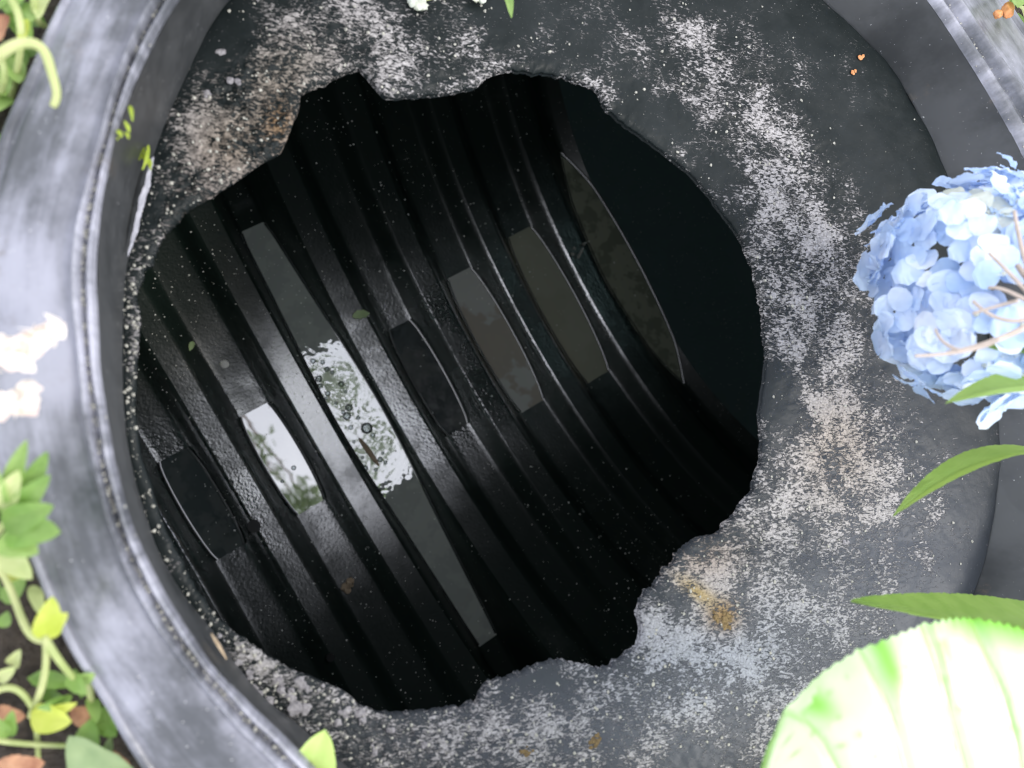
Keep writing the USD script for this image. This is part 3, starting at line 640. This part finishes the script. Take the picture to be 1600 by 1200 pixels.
# ---------------------------------------------------------------- hydrangea at the right
M_SEPAL = leafy("blue_sepal", (0.47, 0.63, 0.83), (0.86, 0.91, 0.96), 0.55, 0.35, 40.0, tcol=(0.5, 0.65, 0.95))
M_SEPALC = leafy("cream_sepal", (0.62, 0.66, 0.62), (0.72, 0.74, 0.62), 0.55, 0.35, 40.0, tcol=(0.7, 0.72, 0.6))
M_HLEAF = leafy("hydrangea_leaf", (0.13, 0.24, 0.04), (0.24, 0.36, 0.09), 0.42, 0.35, 60.0, tcol=(0.35, 0.5, 0.1))
M_GLARE = leafy("glossy_hydrangea_leaf", (0.36, 0.52, 0.20), (0.48, 0.62, 0.30), 0.42, 0.2, 60.0, ior=3.2, tcol=(0.5, 0.75, 0.2), bump=.15, veined=True)  # pale base colour carries the glare on this leaf
M_PED = simple("pink_brown_stalk", (0.40, 0.33, 0.28), (0.54, 0.46, 0.40), 0.55, 120)
hyd = thing("hydrangea", "hydrangea with a pale blue flower head and serrated leaves hanging over the tank", "hydrangea")
HC = at(1536, 460, 0.035); HR = 0.088
hax = np.array([-0.93, 0.05, 0.30]); hax /= np.linalg.norm(hax)
head = UsdGeom.Xform.Define(stage, str(hyd.GetPath()) + "/flower_head").GetPrim()
n_f, seps = 0, []
for i in range(230):
    ph = i * 2.399963; c = 1 - 2 * (i + .5) / 230
    n = np.array([math.sqrt(1 - c * c) * math.cos(ph), math.sqrt(1 - c * c) * math.sin(ph), c])
    if n @ hax < -0.93 or n[2] < -0.15 - .3 * (n @ hax > .3): continue
    n = n + R.normal(0, .10, 3); n /= np.linalg.norm(n)
    fc = HC + n * HR * ((0.72 if n @ hax > -.3 else 0.5) + 0.3 * R.random() ** 1.4)
    fn = n + R.normal(0, .28, 3) + np.array([0, 0, .25]); fn /= np.linalg.norm(fn)
    a = np.cross(fn, [.3, .5, .81]); a /= np.linalg.norm(a); b = np.cross(fn, a); r0 = R.random() * 6.28
    cream = rnd.random() < .06
    sz = R.uniform(.9, 1.15)
    for k in range(4):
        if R.random() < .04: continue
        an = r0 + k * math.pi / 2 + R.normal(0, .12)
        d = a * math.cos(an) + b * math.sin(an) + fn * R.uniform(-.15, .35); d /= np.linalg.norm(d)
        L = .0172 * sz * R.uniform(.85, 1.12)
        g = leaf_mesh(fc + d * .0008 + fn * .0012 * (k % 2), fc + d * L, fn, L * R.uniform(.98, 1.2), R.uniform(-.16, .14), R.uniform(-.15, .35), 0, 3, R.uniform(.40, .55), ripple=R.uniform(.02, .08), nl=9, nw=7, belly=.56)
        seps.append((n[2] + (n @ hax) * .2, g, M_SEPALC if cream else M_SEPAL))
    e = trimesh.creation.icosphere(1, .0016); e.apply_translation(fc + fn * .0018)
    if n_f < 60: obj("flower_eye", e, M_SEPALC, head)
    n_f += 1
seps.sort(key=lambda x: -x[0])
for _, g, mt_ in seps[:296]: obj("sepal", g, mt_, head)
if seps[296:]: obj("inner_sepals", cat([x[1] for x in seps[296:]]), M_SEPAL, head, kind="stuff")
junction = at(1625, 480, .035)
for q, r in [([(1625, 480), (1590, 440), (1545, 395)], .0014), ([(1625, 490), (1570, 500), (1520, 470)], .0013), ([(1640, 490), (1560, 530), (1480, 552)], .0019), ([(1560, 530), (1510, 548), (1430, 556)], .0012), ([(1625, 480), (1600, 400), (1585, 330)], .0015),
             ([(1620, 480), (1575, 455), (1545, 450)], .0013), ([(1640, 470), (1610, 440), (1590, 415)], .0022), ([(1500, 548), (1475, 535), (1462, 515)], .0011), ([(1590, 470), (1560, 478), (1520, 490)], .0011)]:
    obj("stalk", tube([at(x, y, .134 - .010 * k) for k, (x, y) in enumerate(q)], r, r * .7), M_PED, hyd)
obj("stem", tube([at(1615, 478, .13), at(1680, 470, .10), at(1760, 430, .04), at(1840, 380, -.05)], .0028, .004), M_PED, hyd)
def hleaf(base, tip, up, w, mt, name="leaf", **k):
    lf = obj(name, leaf_mesh(base, tip, up, w, **k), mt, hyd)
    return lf
# big glossy leaf in the lower right corner, nearest the lens
LB, LT = at(1800, 1330, .14), at(1192, 1300, .12)
big = leaf_mesh(LB, LT, [-.05, .05, 1], .215, arch=.05, fold=.02, serr=.022, teeth=46, blunt=.42, belly=.5, nl=190, nw=61, veins=7, vdep=.012, curl=.03, ripple=.012)
T_, S_ = np.meshgrid(np.linspace(0, 1, 190), np.linspace(-1, 1, 61), indexing="ij")
wv = 0.10 * (meshkit.fbm(np.stack([T_ * 6, S_ * 3, 0 * T_], -1), 3, 3) - .5)
ph_ = T_ * 7 - np.abs(S_) * 1.1 + wv * 1.5
vein = .75 * np.exp(-((ph_ % 1 - .5) / (.022 + .04 * np.clip(np.abs(S_) - .55, 0, 1))) ** 2) * np.clip(1.25 - .55 * np.abs(S_), 0, 1)
p2_ = np.abs(S_) * 6 + T_ * 5 + wv * 4
vein = np.maximum(vein, .55 * np.exp(-((p2_ % 1 - .5) / .05) ** 2) * (meshkit.noise(np.stack([T_ * 14, S_ * 6, 0 * T_ + 7], -1), 2) > .6))
edge_ = np.clip((np.abs(S_) - .86) / .14, 0, 1) * np.clip((meshkit.fbm(np.stack([T_ * 7, S_ * 2, 0 * T_ + 2], -1), 3, 12) - .34) * 4, 0, 1)
patch_ = np.clip((np.abs(S_) - .62) / .2, 0, 1) * np.exp(-(((ph_ + .22) % 1 - .5) / .16) ** 2) * np.clip((T_ - .5) * 6, 0, 1) * .9 * (meshkit.noise(np.stack([T_ * 12, S_ * 5, 0 * T_ + 1], -1), 8) > .35)
vein = np.clip(np.maximum(np.maximum(vein, edge_), patch_), 0, 1)  # green veins, plus painted margins and patches where the glare misses
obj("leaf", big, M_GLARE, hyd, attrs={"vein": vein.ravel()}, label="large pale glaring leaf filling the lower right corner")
hleaf(at(1700, 525, .07), at(1540, 540, .08), [.1, .1, 1], 46 * wpp(at(1580, 535, .07)), M_HLEAF, arch=.05, fold=.2, serr=.06, teeth=16, blunt=.6, nl=60, nw=9, veins=8)
hleaf(at(1720, 640, .07), at(1478, 630, .085), [.05, .9, .55], .03, M_HLEAF, arch=.10, fold=.25, serr=.06, teeth=24, blunt=.8, nl=60, nw=9, veins=9)
hleaf(at(1720, 735, .02), at(1396, 806, .03), [.15, 1.0, .12], .036, M_HLEAF, arch=.12, fold=.25, serr=.06, teeth=24, blunt=.8, nl=70, nw=9, veins=9)
hleaf(at(1760, 985, .03), at(1330, 938, .05), [.0, .95, .30], .060, M_HLEAF, arch=-.02, fold=.25, serr=.04, teeth=36, blunt=.8, nl=90, nw=13, veins=10)

# woody stem beyond the collar and the stalks of the leaves
root = at(2020, 760, -.07); crown = root + np.array([-.02, -.01, .17])
obj("stem", tube([root, root + [.004, .0, .08], crown], .005, .004), M_PED, hyd)
for (x, y, z) in [(1800, 1330, .14), (1700, 525, .07), (1720, 640, .07), (1720, 735, .02), (1760, 985, .03), (1840, 380, -.05)]:
    p = at(x, y, z); q = root + (crown - root) * (.35 if z < .05 else .8)
    obj("stem", tube([p, (p + q) / 2 + [0, 0, -.008], q], .0022, .003), M_PED, hyd)

# ---------------------------------------------------------------- weeds at the left and round the edges
M_WEED = leafy("bright_weed_leaf", (0.13, 0.24, 0.05), (0.29, 0.42, 0.13), 0.42, .4, tcol=(0.36, .55, .13))
M_PALEW = leafy("pale_weed", (0.36, 0.44, 0.17), (0.55, 0.58, 0.30), 0.5, .35)
M_LIME = leafy("lime_leaf", (0.36, 0.56, 0.10), (0.52, 0.70, 0.20), 0.45, .4)
M_YEL = leafy("yellow_weed", (0.40, 0.48, 0.06), (0.60, 0.64, 0.15), 0.45, .4)
M_BRACT = leafy("pinkish_bract", (0.68, 0.53, 0.48), (0.88, 0.82, 0.74), 0.6, .4, 120)
M_DEAD = simple("dead_leaf", (0.20, 0.08, 0.045), (0.42, 0.24, 0.14), 0.8, 90, .6, 300)
M_GREYLEAF = leafy("grey_green_leaf", (0.14, 0.22, 0.10), (0.26, 0.34, 0.17), 0.5, .3)
g = thing("grass_blade", "pale yellow grass blade bent over the collar at top left", "grass")
pts = [at(x, y, z) for x, y, z in [(-40, 125, .03), (0, 85, .045), (35, 67, .05), (66, 76, .05), (80, 110, .045), (88, 140, .04), (83, 166, .035)]]
obj("blade", tube(pts, .0030, .0018, 6, 30), M_PALEW, g)
def bracts(label, cx, cy, rx, ry, z, n, seed):
    t = thing("bract_flower", label, "flower", None)
    r_ = np.random.default_rng(seed)
    obj("stalk", tube([at(cx - rx, cy + ry * .6, z - .02), at(cx - rx * 2, cy + ry, z - .04), at(cx - rx * 3.5, cy + ry * 1.2, z - .09)], .0022), M_WEED, t)
    for i in range(n):
        s_ = r_.uniform(-1, 1); o = r_.normal(0, .35)
        x, y = cx + rx * s_, cy - ry * s_ * .8 + o * ry * .8
        p0 = at(x, y, z + r_.uniform(-.006, .006)); d = r_.normal(0, 1, 3) + [.3, .3, .5]; d /= np.linalg.norm(d)
        obj("bract", leaf_mesh(p0, p0 + d * r_.uniform(.007, .011), [r_.normal(0, .5), r_.normal(0, .5), 1], r_.uniform(.006, .010), .1, .2, .1, 3, .5, nl=7, nw=5), M_BRACT, t)
bracts("frilly pinkish white bract cluster, upper of two at the left edge", 38, 540, 44, 34, .055, 44, 3)
bracts("frilly peach bract cluster, lower of two at the left edge", 12, 638, 32, 22, .05, 28, 4)
def sprig(label, leaves, mt, stem, z, cat_="weed", name="weed", smat=None, sr=.0020):
    t = thing(name, label, cat_)
    for st in stem:
        obj("stem", tube([at(x, y, zz) for x, y, zz in st], sr, sr * .8), smat or M_PALEW, t)
    for (bx, by, tx, ty, w, *o) in leaves:
        zz = o[0] if o else z; mt_ = o[1] if len(o) > 1 else mt
        a = at(bx, by, zz - .008); b = at(tx, ty, zz + .004)
        obj("leaf", leaf_mesh(a, b, [R.normal(0, .25), R.normal(0, .25), 1], w * wpp(a), R.uniform(.02, .14), R.uniform(.15, .4), .03, 8, .62, ripple=.02, nl=22, nw=7, veins=5), mt_, t)
    return t
sprig("bright green sprig of pointed leaves below the bract clusters", [(15, 790, 42, 688, 26), (30, 790, 74, 706, 26), (25, 800, 78, 742, 30), (10, 830, 95, 832, 48), (5, 820, 84, 790, 40), (10, 800, -20, 700, 34), (0, 840, 60, 865, 40), (0, 800, 30, 735, 30, .05, M_PALEW), (-10, 850, 50, 905, 34, .02, M_PALEW)],
      M_WEED, [[(-60, 900, -.02), (-20, 850, .02), (20, 800, .04)]], .05)
sprig("weed with a pale curved stem and a yellow folded bud beside the collar", [(72, 998, 82, 932, 34, .03, M_YEL), (76, 985, 106, 958, 24, .03, M_YEL), (118, 1060, 148, 1052, 22, .0), (112, 1050, 136, 1085, 22, .0), (50, 1115, 112, 1128, 36, -.01, M_YEL), (48, 1118, 120, 1098, 20, -.012, M_YEL), (20, 1040, 32, 1015, 18, -.01, M_PALEW), (-10, 1060, 24, 1042, 20, -.01, M_PALEW)],
      M_WEED, [[(48, 1118, -.03), (66, 1070, -.005), (72, 1030, .01), (70, 995, .025)], [(72, 1000, .02), (95, 1035, .01), (118, 1062, -.005)], [(70, 1000, .02), (40, 980, .015), (20, 930, .01), (-10, 880, 0)], [(-20, 1090, -.02), (20, 1075, -.015), (52, 1108, -.02)]], .02, sr=.0019)
sprig("broad grey green leaf on the soil at bottom left", [(205, 1225, 108, 1150, 62, -.01), (190, 1215, 175, 1150, 30, -.02)], M_GREYLEAF, [[(240, 1260, -.05), (215, 1232, -.02)]], -.01)
sprig("small bright green leaf tucked against the collar at lower left", [(160, 1105, 182, 1150, 34, -.015), (140, 1090, 150, 1130, 18, -.015)], M_WEED, [[(140, 1060, -.02), (142, 1090, -.02), (150, 1150, -.04)]], -.015)
sprig("seedling with small pale leaves above the bottom left corner", [(15, 1150, 20, 1110, 18, -.01), (15, 1150, -8, 1120, 16, -.01), (10, 905, 36, 880, 30, .0, M_YEL), (5, 940, 40, 905, 24, .0), (50, 915, 62, 960, 18, .0, M_PALEW)], M_WEED,
      [[(-10, 1155, -.03), (40, 1162, -.03), (110, 1165, -.03)], [(55, 1112, -.03), (58, 1150, -.035), (60, 1190, -.04)]], -.01, sr=.0016)
sprig("clump of green stems and leaves in the top left corner", [(20, 20, 50, 60, 22, .0), (60, 0, 50, 35, 26, .0), (10, 90, 30, 130, 30, -.01), (0, 110, 10, 150, 30, -.01), (70, -10, 60, 30, 22, .0, M_PALEW), (-5, 60, 15, 25, 26, .0, M_DEAD), (30, -20, 10, 20, 28, 0), (-20, 20, 12, 0, 28, 0), (10, 150, -10, 175, 26, -.01), (40, 30, 36, 70, 14, .01, M_YEL)],
      M_WEED, [[(18, 0, .01), (32, 40, .012), (30, 90, 0), (18, 150, -.03)], [(58, -30, .01), (55, 20, 0), (70, 40, -.02)], [(-10, 150, -.02), (5, 130, 0), (2, 90, .005)]], 0)
sprig("light green leaf poking in at the bottom edge by the rim", [(446, 1262, 508, 1140, 78, -.005, M_LIME), ], M_WEED, [[(440, 1300, -.02), (446, 1262, -.012)]], -.005)
sprig("slim green leaf tip hanging in at the top edge", [(772, -40, 799, 28, 18, -.02)], M_WEED, [[(760, -90, -.01), (772, -42, -.027)]], -.02)
sprig("yellow green leaves behind the collar in the top right corner", [(1590, -30, 1612, 40, 44, -.02, M_PALEW), (1580, -20, 1590, 12, 30, -.015), (1600, 10, 1625, 70, 40, -.03, M_PALEW)], M_WEED, [[(1640, -60, -.05), (1595, -30, -.025)]], -.02)
f = thing("small_white_flower", "tiny cream white blossom at the top edge above the opening", "flower")
for i, (x, y) in enumerate([(645, 4), (655, 8), (650, 16), (642, 12), (658, 16), (652, 0), (740, 2), (750, 4)]):
    p = shelf_z(x, y) + [0, 0, .006]; obj("petal", lump(p, 7 * wpp(p), i + 2, .7, .5), M_SEPALC, f)
obj("stalk", tube([shelf_z(650, 10) + [0, 0, .004], shelf_z(690, 2) + [0, 0, .006], shelf_z(745, 2) + [0, 0, .005]], .001), M_PALEW, f)
for i, (x, y, x2, y2, w, lab) in enumerate([(-10, 1205, 70, 1192, 34, "reddish dead leaf in the bottom left corner"), (112, 1125, 145, 1108, 30, "small brown dead leaf beside the collar at lower left"), (-20, 1115, 40, 1120, 26, "tan dead leaf on the soil at the left edge, lower left"), (150, 1180, 205, 1200, 26, "purplish dead leaf under the collar edge at bottom left")]):
    a, b = at(x, y, -.03), at(x2, y2, -.026)
    obj("dead_leaf", leaf_mesh(a, b, [.1, .1, 1], w * wpp(a), .1, .2, .1, 7, .6, ripple=.06, nl=20, nw=7), M_DEAD, label=lab, category="dead leaf")
# low ground cover outside the collar
ms = []
rr_ = random.Random(21)
for i in range(2600):
    th = rr_.uniform(0, 2 * math.pi); j = int(th / (2 * math.pi) * NT); d = .012 + .22 * rr_.random() ** 1.5
    r_ = rf[j] + d; p = np.array([CEN[0] + CS[j, 0] * r_, CEN[1] + CS[j, 1] * r_, zf[j] * max(0, 1 - d * 3) - .035 + rr_.uniform(0, .022)])
    x, y = pix(p)
    if x < 300 and y > 850 and rr_.random() < .8: continue
    an = rr_.uniform(0, 6.28); L = rr_.uniform(.008, .024)
    ms.append(leaf_mesh(p, p + [L * math.cos(an), L * math.sin(an), rr_.uniform(-.004, .012)], [rr_.gauss(0, .4), rr_.gauss(0, .4), 1], L * rr_.uniform(.35, .75), .1, .3, 0, 3, .6, nl=7, nw=5))
obj("ground_cover", cat(ms), M_WEED, None, kind="stuff", label="low green weeds growing round the collar", category="weeds")
# branches high overhead, seen only mirrored in the two bright puddles
def mirrored(px, py, lvl, hgt):
    p = at(px, py, ZF + lvl); d = p - EYE; d = d / np.linalg.norm(d); d[2] = -d[2]
    return p + d * ((hgt - p[2]) / d[2])
tree = thing("overhanging_tree", "tree branches overhead, two clumps in place of a phone, mirrored in the two bright puddles", "tree")
ms = []
trunk = np.array([-1.6, 2.2, 0.0])
for px, py, k, hg, rad, n in [(396, 690, 1, 3.4, .08, 60), (410, 722, 1, 3.3, .06, 50), (470, 790, 1, 3.6, .14, 260), (490, 790, 1, 3.7, .14, 200), (450, 790, 1, 3.4, .1, 130), (530, 605, 2, 3.8, .14, 230), (510, 590, 2, 3.8, .10, 110), (545, 640, 2, 3.6, .07, 70), (560, 725, 2, 3.9, .12, 200), (595, 685, 2, 3.9, .10, 160)]:  # first two clumps are added to stand for the phone's dark reflection
    c = mirrored(px, py, LEVEL[k], hg)
    obj("limb", tube([trunk + [0, 0, 3.0], (trunk + [0, 0, 3.6]) * .45 + c * .55 + [0, 0, .2], c], .03, .006), M_PED, tree)
    for i in range(n):
        o = R.normal(0, rad * .6, 3); d = R.normal(0, 1, 3); d /= np.linalg.norm(d); L = R.uniform(.03, .06)
        ms.append(leaf_mesh(c + o, c + o + d * L, R.normal(0, 1, 3), L * .5, .1, .2, 0, 3, .6, nl=6, nw=3))
obj("trunk", tube([trunk - [0, 0, .2], trunk + [.05, 0, 1.6], trunk + [0, 0, 3.05]], .09, .05, 12), simple("bark", (0.05, 0.04, 0.03), (0.14, 0.12, 0.09), .9, 20), tree)
obj("foliage", cat(ms), M_GREYLEAF, tree, kind="stuff")
